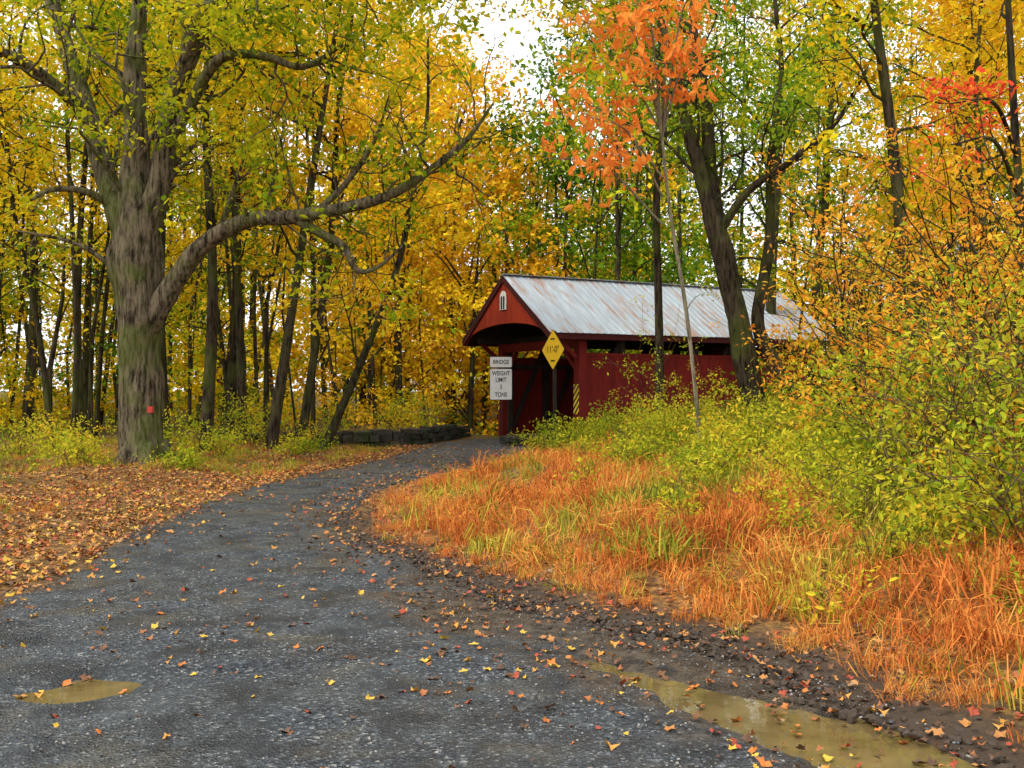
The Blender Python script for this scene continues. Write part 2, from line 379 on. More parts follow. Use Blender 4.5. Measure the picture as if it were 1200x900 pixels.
BF=[(0,3,2,1),(4,5,6,7),(0,1,5,4),(1,2,6,5),(2,3,7,6),(3,0,4,7)]
V=[(-7.17,19.57,1.14),(-7.08,19.59,1.14),(-7.08,19.59,1.26),(-7.17,19.57,1.26),(-7.17,19.66,1.14),(-7.08,19.68,1.14),(-7.08,19.68,1.26),(-7.17,19.66,1.26)]
mobj('trail_marker',V,BF,MREDM,mt)

# --- twin-trunk tree in front of the bridge
T=Plant()
q=T.limb(L3([(6.05,-.3),(5.97,.5),(5.75,1.7),(5.55,2.75),(5.3,3.9),(5.04,5.0),(4.75,6.1),(4.42,7.3),(3.9,9.3),(3.4,11.3)],24),[.4,.32,.29,.27,.26,.27,.2,.17,.13,.04],12,6,.14)
T.side(q,10,2.4,.62,1.,.05,1,nch=3,nl=3,spread=.35)
q=T.limb(L3([(5.04,4.8),(4.98,5.8,.2),(4.84,6.9,.3),(4.77,8.7,.5),(4.5,10.6,.7),(4.6,12.5,.8)],24),[.22,.2,.18,.15,.11,.04],10)
T.side(q,10,2.6,.4,1.,.05,1,nch=3,nl=3,spread=.35)
q=T.limb(L3([(7.4,-.2),(7.1,.6),(6.65,1.6),(6.28,2.4,.2),(6.0,3.2,.3),(6.15,4.2,.4),(6.35,5.4,.5),(6.4,7.2,.6),(6.7,9.5,.7)],24),[.3,.25,.22,.19,.17,.15,.13,.1,.04],10)
T.side(q,8,2.3,.6,1.,.04,1,nch=3,nl=3,spread=.35)
q=T.limb(L3([(4.9,5.2),(5.6,6.3,-.3),(6.6,7.0,-.6),(7.6,7.9,-.9),(8.3,9.3,-1.2)],24),[.12,.1,.08,.06,.02],7); T.side(q,6,1.8,.4,1,.03,1,nch=3,nl=2)
T.build('black_cherry_tree',BARK_DARK,[L_YG,L_GREEN],.4)

# --- generic standing trees
def tree(name,pts,y,r,colls,bm=BARK_DARK,h0=.35,nb=14,bl=2.6,extra=11.,nl=3,ls=1.1):
    T=Plant(); z0=float(H([pts[0][0]],[y])[0]); P=[(pts[0][0],y,z0-.25)]+[(a,y+random.gauss(0,.15),b) for a,b in pts[1:]]
    d=(Vector(P[-1])-Vector(P[-2])).normalized()
    zt=P[-1][2]
    while zt<extra:
        l=Vector(P[-1])+(d*.6+Vector((random.gauss(0,.1),random.gauss(0,.1),.6))).normalized()*2; P.append(tuple(l)); zt=l.z
    R=np.linspace(r*.92,r*.22,len(P)); R[0]*=1.15
    q=T.limb(P,list(R),8,5,.1)
    T.side(q,nb,bl,h0,1.,.04,1,nch=4,nl=nl,spread=.4,leafscale=ls)
    return T.build(name,bm,colls,.4)
tree('ash_tree',[(-6.1,0),(-5.6,3),(-5.1,6.2),(-4.5,10.1)],25,.16,[L_GOLD,L_YG],BARK_FAR,.35,13)
tree('birch_tree',[(-7.55,0),(-7.7,4),(-7.8,7)],28,.14,[L_GOLD],BARK_DARK,.3,11)
tree('birch_tree',[(-5.57,0),(-5.2,2.5),(-4.8,5.1),(-4.6,7)],26,.13,[L_GOLD,L_GOLDO],BARK_DARK,.25,12)
tree('birch_tree',[(-4.9,0),(-4.4,.9),(-3.64,2.6),(-2.9,4.7),(-2.5,6.5)],25,.14,[L_GOLD,L_GOLDO],BARK_DARK,.28,11,2.2,8.5,2)
tree('ash_tree',[(-7.4,0),(-7.3,4),(-7.45,8)],24,.17,[L_YG,L_GOLD],BARK_DARK,.45,12)
tree('oak_tree',[(-9.1,0),(-9.2,4),(-9.1,8)],26,.22,[L_YG,L_GOLD],BARK_DARK,.4,13)
tree('oak_tree',[(-8.6,0),(-8.4,4),(-8.3,9)],30,.2,[L_YG],BARK_DARK,.3,12)
tree('ash_tree',[(-11.7,0),(-11.8,4),(-11.6,8)],27,.13,[L_GOLD,L_YG],BARK_FAR,.3,12)
tree('birch_tree',[(-12,0),(-12.4,3),(-12.9,6)],26,.1,[L_GOLD],BARK_DARK,.3,12)
tree('birch_tree',[(-12.9,0),(-12.7,4),(-12.6,8)],30,.12,[L_GOLD],BARK_DARK,.25,12)
tree('oak_tree',[(-15.6,0),(-15.5,5),(-15.6,9)],32,.18,[L_YG,L_GOLD],BARK_FAR,.25,15)
tree('ash_tree',[(-10.6,0),(-10.5,3),(-10.8,8)],24,.09,[L_GOLD,L_YG],BARK_DARK,.4,10)
tree('ash_tree',[(-10.3,0),(-10.2,3),(-10.1,8)],29,.11,[L_GOLD],BARK_DARK,.3,12)
tree('birch_tree',[(-6.6,0),(-6.2,3),(-6.3,8)],31,.12,[L_GOLDO],BARK_DARK,.2,12)
tree('oak_tree',[(9.1,0),(9.1,5),(9.3,9)],35,.22,[L_GREEN,L_YG],BARK_DARK,.3,20,3,15)
tree('oak_tree',[(11.4,0),(11.6,5),(12,9)],38,.2,[L_YG,L_GREEN],BARK_DARK,.25,18,3,16)
tree('oak_tree',[(16,0),(16,5),(15.7,11)],35,.2,[L_GOLD,L_YG],BARK_DARK,.3,16,3,15)
tree('hickory_tree',[(8.0,0),(7.85,1.5),(7.8,3.5),(7.7,6),(7.3,9.4)],20,.24,[L_GOLD,L_YG],BARK_FAR,.5,14,2.5,11)
tree('locust_tree',[(4.05,0),(4.0,3),(3.9,7)],27,.15,[L_YG,L_GREEN],BARK_DARK,.45,11,2.2)
tree('ash_tree',[(7.1,0),(7.15,3),(7.1,6)],14,.09,[L_GOLD],BARK_DARK,.6,8,1.6,8.)
tree('hickory_tree',[(12.0,0),(12.1,4),(12.0,8)],26,.15,[L_GOLD,L_GOLDO],BARK_DARK,.2,24,2.8)
tree('hickory_tree',[(10.2,0),(10.4,4),(10.2,8)],22,.1,[L_GOLD,L_GOLDO],BARK_FAR,.3,18,2.5)

# --- orange sapling (foreground) with pale stem
T=Plant()
q=T.limb(L3([(3.1,-.1),(3.0,1),(2.88,2.2),(2.75,3.2),(2.55,4.4),(2.42,5.6),(2.3,7)],16),[.045,.04,.035,.031,.028,.024,.014],7)
T.side(q,3,.6,.3,.6,.01,0,nl=0)
for (x1,z1,dy) in [(.5,5.25,-.3),(.75,6.0,-.8),(1.4,7.3,-.8),(2.9,6.7,-.5),(2.9,7.6,-.9),(1.2,5.7,-1),(2.0,6.6,-.6),(2.6,7.6,.2),(1.0,6.9,-.4),(1.9,7.8,-.5)]:
    q=T.limb([(2.42,16,z1-1.0 if z1<6.2 else 5.7),((2.42+x1)/2,16+dy/2,z1-.1),(x1,16+dy,z1)],[.022,.015,.006],5)
    T.side(q,8,.55,.3,1.,.008,0,nl=2,spread=.18,up=-.08)
T.build('red_maple_sapling',BARK_PALE,[L_ORANGE],.4)
T=Plant()
for (y0,z0) in [(14,4.4),(14,4.9)]:
    q=T.limb([(7.1,y0,z0),(6.3,y0-1,z0+.45),(5.3,y0-2,z0+.15)],[.04,.025,.008],6); T.side(q,8,.6,.35,1,.008,0,nl=2,spread=.16)
T.build('red_maple_branch',BARK_DARK,[L_RED],.4)
# --- understory
def under(name,x,y,h,colls,n=5,r=.03,bm=BARK_DARK,ls=1.,nl=3,nch=5,lev=1,spread=.2,wander=.16):
    T=Plant(); z=float(H([x],[y])[0])
    for k in range(n):
        a=U(0,6.28); ln=U(.1,.4)
        T.grow((x+.1*math.cos(a),y+.1*math.sin(a),z-.1),(math.cos(a)*ln,math.sin(a)*ln,1),h*U(.75,1.1),r,lev,nch=nch,wander=wander,up=.06,nl=nl,spread=spread,start=.15,leafscale=ls)
    return T.build(name,bm,colls,.5)
for (x,y,h,c,n) in [(5.6,15,3.7,[L_ORY],6),(7.0,16,4.2,[L_ORY],7),(6.3,13,3.8,[L_ORY,L_SHRUB],7),(7.8,13.5,4.4,[L_ORY],6),(6.2,17.5,3.3,[L_ORY,L_SHRUB],6),(8.6,17,4.5,[L_ORY],6),(9.5,15,4.5,[L_GOLD],4),(7.2,19,5.2,[L_ORY],7),(6.1,11.4,3.5,[L_ORY],7),(5.1,13.2,2.2,[L_ORY,L_SHRUB],6),(6.9,11.8,3.6,[L_ORY],6),(5.3,10.9,2.3,[L_ORY,L_SHRUB],6),(9.6,21,5.,[L_ORY,L_GOLD],5),(8.7,24,4.5,[L_GOLDO],4),(8.1,21.6,3.6,[L_ORY,L_SHRUB],6)]:
    under('spicebush',x,y,h,c,n,nl=3,nch=8)
for (x,y,h) in [(3.85,8.6,1.7),(4.6,9.2,2.3),(4.4,7.8,1.9),(5.2,9.8,2.5),(4.9,8.2,2.1),(4.2,10.6,1.5),(5.4,12.2,2.2),(5.6,8.6,2.5),(4.7,10.2,1.6),(3.9,7.2,1.2),(4.3,6.9,1.5)]:
    under('multiflora_shrub',x,y,h,[L_LIME,L_SHRUB] if random.random()<.6 else [L_LIME,L_ORY],8,.01,BARK_TWIG,.85,2,7,1,.13,.2)
SH=[(1.2,21.5,.8),(2.0,21,.7),(2.9,20.5,.8),(3.4,19.3,.8),(4.2,19,.9),(5.,18.5,.9),(5.6,19.5,1.),(4.6,21,.9),(3.4,22,.9),(1.7,23.3,.7),(2.6,17.8,.8),(3.6,16.5,.9),
    (4.4,15.3,1.),(1.3,19,.5),(2.1,17,.6),(2.8,15,.6),(5.2,14,1.1),(3.7,13.4,.8),(6.4,20.5,1.3),(4.4,12,.9),(6.8,22,1.9),(3.75,23.6,2.5),(2.9,12.6,.5),(8.,22,2.6),(3.4,10.8,.6),(2.6,10.2,.4),(3.2,9.4,.6),(1.5,14.6,.4),
    (4.8,16.8,1.2),(5.8,16.2,1.3),(4.9,12.8,1.1),(4.1,14.2,1.),(3.1,14.4,.8),(3.6,11.9,.7),(4.7,11.2,1.),(2.2,19.4,.8),(3.0,18.7,.8),(7.4,20.6,1.8),(9.2,22.6,2.4),(.7,22.8,.6),
    (2.3,13.6,.5),(1.9,15.7,.5),(1.4,16.9,.45),(2.0,11.4,.4),(2.4,8.8,.4),(2.9,7.6,.4),(1.7,9.6,.3),(3.3,6.3,.35),(2.4,12.2,.5),(1.0,12.6,.3),(3.5,8.0,.7),(3.3,5.6,.4),(2.2,7.0,.28),
    (2.9,24.4,1.2),(5.1,24.5,1.4),(6.5,25.,1.7),(4.4,22.6,1.3),(5.6,22.4,1.3),(2.2,24.6,.9),(7.6,25.6,2.3)]
for (x,y,h) in SH: under('yellow_shrub',x,y,h,[L_SHRUB] ,7 if h>.45 else 4,.008,BARK_TWIG,.75 if h<.7 else .95,2,5 if h>.45 else 3,1,.14,.25)
for (x,y,h) in [(-8.3,19.,.6),(-8.9,20.5,.8),(-6.6,22.5,.7),(-10,22,.8),(-5.2,25.6,.7),(-7.8,23.5,.9),(-11.5,23,1.),(-6.6,25.7,1.),(-9,24.5,1.1),(-13,24,1.2),(-3.6,30.5,1.3),(-2.9,32,1.5),(-7.4,27,1.2),(-5.2,29.3,1.3),(-10.5,19.5,.5),(-4.9,23.2,.4),(-6.2,18.7,.35)]:
    under('yellow_shrub',x,y,h,[L_SHRUB],6,.01,BARK_TWIG,1.,2,4,1,.18,.25)

# ------------------------------------------------------------------ distant forest
fo=empty('distant_forest'); T=Plant(); sets={'g':[], 'a':[], 'y':[], 'n':[]}
def fkind(ax):
    r=random.random()
    if ax<-.25: return 'g' if r<.58 else ('y' if r<.9 else 'n')
    if ax<.02: return 'a' if r<.45 else ('g' if r<.85 else 'y')
    if ax<.26: return 'n' if r<.55 else ('y' if r<.88 else 'g')
    return 'g' if r<.4 else ('y' if r<.7 else ('a' if r<.85 else 'n'))
def inbridge(x,y,m=1.): return -m<((x-ORG[0])*NX[0]+(y-ORG[1])*NX[1])<5+m and -7<((x-ORG[0])*AX[0]+(y-ORG[1])*AX[1])<14
def gapf(ax): return math.exp(-((ax+.015)/.075)**2)
for k in range(148):
    y=U(40,74) if k<120 else U(26,50); ax=U(-.66,.66) if k<120 else random.choice([-1,1])*U(.6,.85)
    if k<14: ax=U(-.16,.14); y=U(46,66)
    x=ax*y
    if inbridge(x,y,2.5): continue
    ht=U(.36,.52)*y+2 if y>45 else U(14,18)
    ht*=1-.4*gapf(ax)
    z0=float(H([x],[y])[0]); r=U(.08,.17)
    T.tube([(x,y,z0-.3),(x+U(-.4,.4),y,z0+ht*.4),(x+U(-.8,.8),y,z0+ht*.9)],[r,r*.75,r*.25],5)
    kd=fkind(ax); n=int(ht*5.4); cr=U(2.6,4.2)
    lobes=[(x+U(-cr,cr)*.7,y+U(-cr,cr)*.7,z0+ht*U(.12,1.)) for _ in range(9)]
    for c in lobes: T.tube([(x,y,max(z0+1,c[2]-2.2)),((x+c[0])/2,(y+c[1])/2,c[2]-.9),c],[.06,.04,.015],3)
    for j in range(n):
        c=random.choice(lobes)
        sets[kd if random.random()<.85 else random.choice('gyan')].append((c[0]+random.gauss(0,1.1),c[1]+random.gauss(0,1.1),c[2]+random.gauss(0,.6),U(.7,1.2)))
# thin pole trees standing between
for k in range(75):
    y=U(27,46); ax=U(-.62,-.07) if k<58 else U(.25,.6); x=ax*y
    if inbridge(x,y,1.5) or (x>-5.5 and y<33 and ax<0): continue
    z0=float(H([x],[y])[0]); r=U(.035,.1); ln=random.gauss(0,.1); h=U(6,13); bx=U(-.3,.3)
    T.tube([(x,y,z0-.2),(x+ln*h*.3+bx,y,z0+h*.33),(x+ln*h*.66-bx*.5,y+U(-.3,.3),z0+h*.66),(x+ln*h,y,z0+h)],[r,r*.85,r*.6,r*.2],5)
    for j in range(7):
        t_=U(.3,.95); a=U(0,6.28); b=(x+ln*h*t_,y,z0+h*t_); L_=U(.7,2.)
        T.tube([b,(b[0]+math.cos(a)*L_*.5,b[1]+math.sin(a)*L_*.5,b[2]+U(.1,.5)),(b[0]+math.cos(a)*L_,b[1]+math.sin(a)*L_,b[2]+U(.1,.9))],[r*.35,r*.25,.008],3)
        if random.random()<.6: sets[fkind(ax)].append((b[0]+math.cos(a)*L_,b[1]+math.sin(a)*L_,b[2]+.4,U(.4,.75)))
for k in range(4600):
    y=29+45*random.random()**1.4; ax=U(-.75,.75); x=ax*y
    if inbridge(x,y,1.5): continue
    if -6.<x<4 and y<35: continue
    z=abs(random.gauss(0,1))*(1.7+(y-29)*.1)+.3
    cl=noise.noise(Vector((x*.25,y*.25,z*.3)))
    if cl<-.1: continue
    kd=fkind(ax)
    sets['y' if (kd=='n' and random.random()<.5) else kd].append((x,y,z,U(.35,.8)))
# low herb and sapling layer on the forest floor
for k in range(900):
    y=U(33,56); ax=U(-.7,-.02) if k<700 else U(.25,.7); x=ax*y
    if inbridge(x,y,1.5) or noise.noise(Vector((x*.3,y*.3,4)))<-.15: continue
    sets[random.choice('gya')].append((x,y,U(.15,1.3),U(.35,.7)))
# far wooded bank closing the view
for k in range(2400):
    y=U(78,100); ax=U(-.8,.8); x=ax*y; top=(.21+.10*noise.noise(Vector((ax*6,y*.05,0))))*y*(1-.4*gapf(ax))
    sets[fkind(ax+random.gauss(0,.1))].append((x,y,U(0,1)*top,U(1.5,2.6)))
mobj('trunks',T.V,T.F,BARK_FAR,fo,True)
for kd,c in (('g',F_GOLD),('a',F_AMBER),('y',F_YG),('n',F_GREEN)):
    A=np.array(sets[kd]); scatter('foliage',c,A[:,:3],A[:,3],.4,fo)

# ------------------------------------------------------------------ grass
def tuft(name,n,rad,h,wd,mat,lean=.35):
    V=[];F=[];R=[]
    for i in range(n):
        a=U(0,6.28); rr=rad*math.sqrt(random.random()); x=rr*math.cos(a); y=rr*math.sin(a); hh=h*U(.35,1.1)
        b=a+random.gauss(0,1.1); ln=hh*abs(random.gauss(lean,.3)); dx,dy=math.cos(b)*ln,math.sin(b)*ln
        c=U(0,6.28); sx,sy=math.cos(c)*wd,math.sin(c)*wd; k=len(V)
        V+= [(x-sx,y-sy,-.03),(x+sx,y+sy,-.03),(x+dx*.35+sx*.8,y+dy*.35+sy*.8,hh*.6),(x+dx*.35-sx*.8,y+dy*.35-sy*.8,hh*.6),(x+dx*1.2,y+dy*1.2,hh*(1-.35*ln/hh))]
        F+=[(k,k+1,k+2,k+3),(k+3,k+2,k+4)]; r_=random.random(); R+=[r_,r_]
    me=mesh(name,V,F,mat); fattr(me,'rnd',R,'FACE'); return me
def grassset(name,stops,n,rad,h,wd,ns,lean=.35,w=.4):
    m=leaf_mat(name,stops,ns,.0,w); return source_collection(name,[tuft(f'{name}_{i}',n,rad,h,wd,m,lean) for i in range(5)],ns)
G_RUST=grassset('rust_grass',[(0.,(.1,.03,.01)),(.25,(.4,.095,.022)),(.5,(.64,.19,.04)),(.75,(.68,.31,.065)),(.9,(.55,.38,.08)),(1.,(.3,.3,.04))],36,.18,.24,.0036,1.1,.75,.55)
G_GRN=grassset('green_grass',[(0.,(.06,.1,.012)),(.4,(.23,.26,.025)),(.7,(.5,.4,.05)),(1.,(.62,.32,.05))],28,.16,.2,.0042,.9,.55)
def cand(n,x0,x1,y0,y1): 
    x=rng.uniform(x0,x1,n); y=rng.uniform(y0,y1,n); e,s=edge(x,y); return x,y,e,s
def nz(x,y,sc,o=0): return np.array([noise.noise(Vector((a*sc,b*sc,o))) for a,b in zip(x,y)])
x,y,e,s=cand(14500,-2.2,9,3.2,25)
n_=nz(x,y,.7,2); n2=nz(x,y,2.2,7)
keep=(s>0)&(e>.3+.4*n2)&(rng.random(len(x))<np.clip(.98-(y-6)/12,.3,1))&(e<5.)&(n2>-.42)
x,y,e,n_,n2=x[keep],y[keep],e[keep],n_[keep],n2[keep]
gm=(n_+.5*n2+.05*(e-1.2).clip(0,6)>.36)|(rng.random(len(x))<.1)
z=H(x,y); sc=(.45+.55*smooth(e/1.4))*rng.uniform(.55,1.45,len(x))*(1+.8*n2)
P=np.stack([x,y,z],1)
scatter('rust_grass',G_RUST,P[~gm],sc[~gm],.3); scatter('green_grass',G_GRN,P[gm],sc[gm]*1.,.3)
x,y,e,s=cand(6500,-16,0,7,29)
n_=nz(x,y,.5,12)
keep=(s<0)&(e>.6+.9*smooth((19-y)/4))&(((y>18.5)&(n_>-.2))|(n_>.3)|((y<16)&(e>1.5)&(e<4)&(n_>0)))&(e<11)
x,y,n_=x[keep],y[keep],n_[keep]; z=H(x,y); P=np.stack([x,y,z],1); sc=rng.uniform(.4,.9,len(x))
rr=(rng.random(len(x))<.35)|((y<18)&(rng.random(len(x))<.8))
scatter('green_grass',G_GRN,P[~rr],sc[~rr]*1.1,.12); scatter('rust_grass',G_RUST,P[rr],sc[rr]*.75,.12)

# ------------------------------------------------------------------ fallen leaves
def litter_leaf(name,col):
    t=NT(name); m=t.bsdf(col,.55,spec=.3)
    V=[(0,0,.01)];n=10; k=U(.1,.45)
    for i in range(n):
        a=6.283*i/n; r=(1.,.6)[i%2]*(.75+.25*math.cos(a))
        V.append((r*math.cos(a)*.55,r*math.sin(a)*.5,k*(r**2)*(math.sin(a)**2)+.08*math.sin(3*a+k*9)+.02))
    return mesh(name,V,[(0,1+i,1+(i+1)%n) for i in range(n)],m)
LC=[(.4,.17,.04),(.44,.21,.06),(.32,.11,.03),(.52,.25,.04),(.15,.065,.025),(.34,.06,.025),(.58,.36,.04),(.1,.05,.025),(.48,.15,.025),(.3,.17,.08)]
LITTER=source_collection('fallen_leaf',[litter_leaf(f'fallen_leaf_{i}',c) for i,c in enumerate(LC)])
def lay(name,x,y,zoff,size,parent=None,idx=None):
    e,s=edge(x,y); z=np.where(e<-.05,np.maximum(.03+dip(x,y),-.008),H(x,y)+.008)+zoff
    scatter(name,LITTER,np.stack([x,y,z],1),size,.3,parent,idx)
x,y,e,s=cand(42000,-11,0,3.5,28)
keep=(s<0)&(e>-.7)&(rng.random(len(x))<np.where(e<0,np.exp(e/.18)*.6,np.clip(1.1-e/7,.2,1)))
lay('fallen_leaves',x[keep],y[keep],rng.uniform(0,.03,keep.sum()),rng.uniform(.055,.11,keep.sum()))
x,y,e,s=cand(36000,-3,4,3.5,26)
keep=(s>0)&(e>-.9)&(e<1.0)&(rng.random(len(x))<np.where(e<0,.5*np.exp(e/.35),.5))
k_=keep.sum(); lay('fallen_leaves',x[keep],y[keep],rng.uniform(0,.03,k_),rng.uniform(.04,.085,k_),idx=rng.choice([0,1,2,2,3,4,4,5,7,7,8,9],k_))
x,y,e,s=cand(14000,-5,2.2,3.8,28)
c=nz(x,y,.8,20); keep=(e<-.1)&(rng.random(len(x))<np.clip(.12+.6*np.maximum(0,c-.02),0,1)+.9*np.exp(-((x-.05)**2/.35+(y-5.7)**2/.6))+.5*np.exp(-((x+.4)**2/.3+(y-7.)**2/.8)))
k_=keep.sum(); lay('fallen_leaves',x[keep],y[keep],rng.uniform(0,.015,k_),rng.uniform(.03,.095,k_),idx=rng.choice([0,2,4,4,5,7,7,8,3,6],k_))

# gravel stones and mud clods
def pebble(name,mat):
    import bmesh
    bm=bmesh.new(); bmesh.ops.create_icosphere(bm,subdivisions=1,radius=.5)
    o=U(0,50)
    for v in bm.verts: v.co*=1+.6*noise.noise(v.co*1.9+Vector((o,0,0))); v.co.z*=.6
    me=bpy.data.meshes.new(name); bm.to_mesh(me); bm.free(); me.materials.append(mat); return me
peb=[]
for i,c in enumerate([(.08,.09,.1),(.13,.14,.145),(.04,.045,.05),(.28,.26,.23),(.12,.11,.09)]):
    t=NT(f'stone_chip_{i}'); peb.append(pebble(f'stone_chip_{i}',t.bsdf(c,.7)))
PEB=source_collection('stone_chip',peb)
x,y,e,s=cand(20000,-4.5,2,3.6,13); keep=(e<0.1)&(rng.random(len(x))<np.clip((12-y)/7,0.1,1))&(dip(x,y)>-.02)
x,y=x[keep],y[keep]; scatter('gravel_stones',PEB,np.stack([x,y,np.full(len(x),.034)-.012*(edge(x,y)[0]>-.3)],1),rng.uniform(.005,.018,len(x)),.3)
t=NT('mud'); MM=t.bsdf(t.mix(t.noise(t.pos(),30,4),(.02,.014,.01),(.09,.062,.04)),.7,t.bump(t.noise(t.pos(),60,4),.6,.01))
CLOD=source_collection('mud_clod',[pebble(f'mud_clod_{i}',MM) for i in range(4)])
x,y,e,s=cand(26000,-2.5,3,3.6,13); keep=(s>0)&(e>-.9)&(e<.45)&(rng.random(len(x))<.8*np.exp(-((e+.05)/.32)**2))&(dip(x,y)>-.025)
x,y,e=x[keep],y[keep],e[keep]; scatter('mud_clods',CLOD,np.stack([x,y,np.where(e<0,.012,H(x,y))],1),rng.uniform(.012,.06,len(x))*(1+.7*nz(x,y,3)),.5)

# ------------------------------------------------------------------ covered bridge
BR=empty('covered_bridge',(ORG[0],ORG[1],0),math.atan2(.469,.883))
def wood(name,c1,c2,sc=(6,6,.8)):
    t=NT(name); p=t.pos(sc,obj=True); n1=t.noise(p,2.2,6,.7); n2=t.noise(t.pos((1,1,1),obj=True),.9,3)
    c=t.ramp(n1,[(.3,c1),(.7,c2)]); c=t.mix(t.ramp(n2,[(.35,.45),(.65,0.)]),c,tuple(v*.45 for v in c1))
    c=t.mix(t.math('MULTIPLY',t.attr('rnd'),.35),c,tuple(v*.4 for v in c1))
    return t.bsdf(c,.75,t.bump(n1,.4,.01),spec=.2)
M_RED=wood('red_painted_boards',(.15,.01,.007),(.27,.02,.012)); M_RED2=wood('bright_red_boards',(.27,.024,.009),(.42,.045,.014))
M_DARK=wood('dark_timber',(.018,.012,.01),(.06,.04,.03)); M_TRIM=wood('maroon_trim',(.05,.008,.007),(.1,.014,.011)); M_DECK=wood('deck_planks',(.07,.05,.035),(.16,.12,.09))
class Boxes:
    def __init__(s): s.V=[];s.F=[];s.R=[]
    def box(s,a,b,jit=0.):
        k=len(s.V); x0,y0,z0=a; x1,y1,z1=b
        s.V+=[(x0,y0,z0),(x1,y0,z0),(x1,y1,z0),(x0,y1,z0),(x0,y0,z1),(x1,y0,z1),(x1,y1,z1),(x0,y1,z1)]
        s.F+=[tuple(k+i for i in f) for f in ((0,3,2,1),(4,5,6,7),(0,1,5,4),(1,2,6,5),(2,3,7,6),(3,0,4,7))]; r_=random.random(); s.R+=[r_]*6
    def beam(s,p,q,w,h):
        p=Vector(p);q=Vector(q);d=(q-p).normalized(); sd=d.cross(Vector((0,0,1)))
        if sd.length<.01: sd=Vector((0,1,0))
        sd.normalize(); up=sd.cross(d); k=len(s.V)
        for c in (p,q):
            for a,b in ((-1,-1),(1,-1),(1,1),(-1,1)): s.V.append(tuple(c+sd*a*w/2+up*b*h/2))
        s.F+=[tuple(k+i for i in f) for f in ((0,1,2,3),(7,6,5,4),(0,4,5,1),(1,5,6,2),(2,6,7,3),(3,7,4,0))]; r_=random.random(); s.R+=[r_]*6
    def obj(s,name,mat,parent=BR):
        o=mobj(name,s.V,s.F,mat,parent); fattr(o.data,'rnd',s.R,'FACE'); return o
BL=8.9; W=5.0; RZ=5.2; EZ=3.28; OV=.45; U0=-1.3; U1=10.1
for nm,v0,sg in (('side_wall',0.,-1),('side_wall',W,1)):
    B=Boxes(); u=.16
    while u<BL-.16:
        w_=U(.17,.24); o=U(0,.006); B.box((u+.003,v0-(.03+o if sg<0 else 0),-.5+U(-.02,.02)),(min(u+w_,BL)-.003,v0+(.03+o if sg>0 else 0),2.62)); u+=w_
    B.box((.0,v0-(.065 if sg<0 else -.012),2.622),(BL,v0+(.065 if sg>0 else -.012),2.7))
    B.obj(nm,M_RED)
B=Boxes()
for v0 in (.16,W-.16):
    for k in range(7):
        u=.15+k*(BL-.3)/6; B.box((u-.09,v0-.09,.02),(u+.09,v0+.09,3.15))
        if k<6:
            u2=.15+(k+1)*(BL-.3)/6
            B.beam((u+.1,v0-.01,.3),(u2-.1,v0-.01,3.0),.1,.14); 
    B.box((U0+.25,v0-.1,3.152),(U1-.25,v0+.1,3.33)); B.box((0,v0-.12,2.3),(BL,v0-.095,2.45))
for k in range(7):
    u=.15+k*(BL-.3)/6; B.box((u-.08,.27,3.16),(u+.08,W-.27,3.31))
for k in range(20):
    u=U0+.15+k*(U1-U0-.3)/19
    for sg in (1,-1):
        B.beam((u,W/2-sg*(W/2+OV-.05),EZ-.09),(u,W/2-sg*.03,RZ-.14),.06,.13)
B.obj('truss_frame',M_DARK)
B=Boxes()
for u in (0.,BL):
    o=-1 if u==0 else 1
    for v0 in (0.,W):
        B.box((u-.13,v0-.15,-.3),(u+.14,v0+.17,3.15))
        B.beam((u+o*.14,v0,2.55),(u+o*.85,v0,3.14),.12,.12)
    B.box((u-.1,.18,2.86),(u+.1,W-.16,3.13))
    B.beam((u,.2,2.2),(u,.95,2.84),.12,.12); B.beam((u,W-.2,2.2),(u,W-.95,2.84),.12,.12)
B.obj('portal_posts',M_RED)
B=Boxes()
for k in range(5): B.box((.25,.7+k*.9,-.42),(BL-.25,.9+k*.9,-.13))
B.box((-.1,.1,-.5),(.14,W-.1,-.12));
B.obj('floor_beams',M_DARK)
B=Boxes(); u=0
while u<BL: B.box((u+.004,.02,-.11),(u+.216,W-.02,.045)); u+=.22
B.obj('deck',M_DECK)
for nm,u,th in (('gable',U0,.05),('gable',U1,-.05)):
    B=Boxes(); n=34; vv=np.linspace(-OV+.04,W+OV-.04,n+1)
    def top(v): return RZ-.05-(RZ-EZ)*abs(v-W/2)/(W/2+OV)
    def bot(v): t_=abs(v-W/2)/(W/2+OV); return min(3.12+.56*math.sqrt(max(0,1-(t_/.93)**2)),top(v)-.03) if t_<.93 else 3.1
    for a,b in zip(vv[:-1],vv[1:]):
        k=len(B.V); o=U(0,.004)*np.sign(th); a2=a+.003;b2=b-.003
        for uu in (u-o,u+th):
            B.V+=[(uu,a2,bot(a)),(uu,b2,bot(b)),(uu,b2,top(b)),(uu,a2,top(a))]
        B.F+=[(k,k+3,k+2,k+1),(k+4,k+5,k+6,k+7),(k,k+1,k+5,k+4),(k+2,k+3,k+7,k+6),(k+1,k+2,k+6,k+5),(k+3,k,k+4,k+7)]; r_=random.random(); B.R+=[r_]*6
    B.obj(nm,M_RED2)
    B=Boxes(); o=.03*(-1 if th>0 else 1)
    for sg in (1,-1): B.beam((u+o,W/2+sg*(W/2+OV+.02),EZ-.13),(u+o,W/2+sg*.004,RZ-.085),.045,.17)
    B.obj('rake_board',M_TRIM)
B=Boxes()
for sg,v in ((-1,-OV-.035),(1,W+OV+.005)): B.box((U0+.02,v,EZ-.2),(U1-.02,v+.03,EZ-.03))
B.obj('fascia',M_TRIM)
t=NT('weathered_tin_roof'); p=t.pos(obj=True)
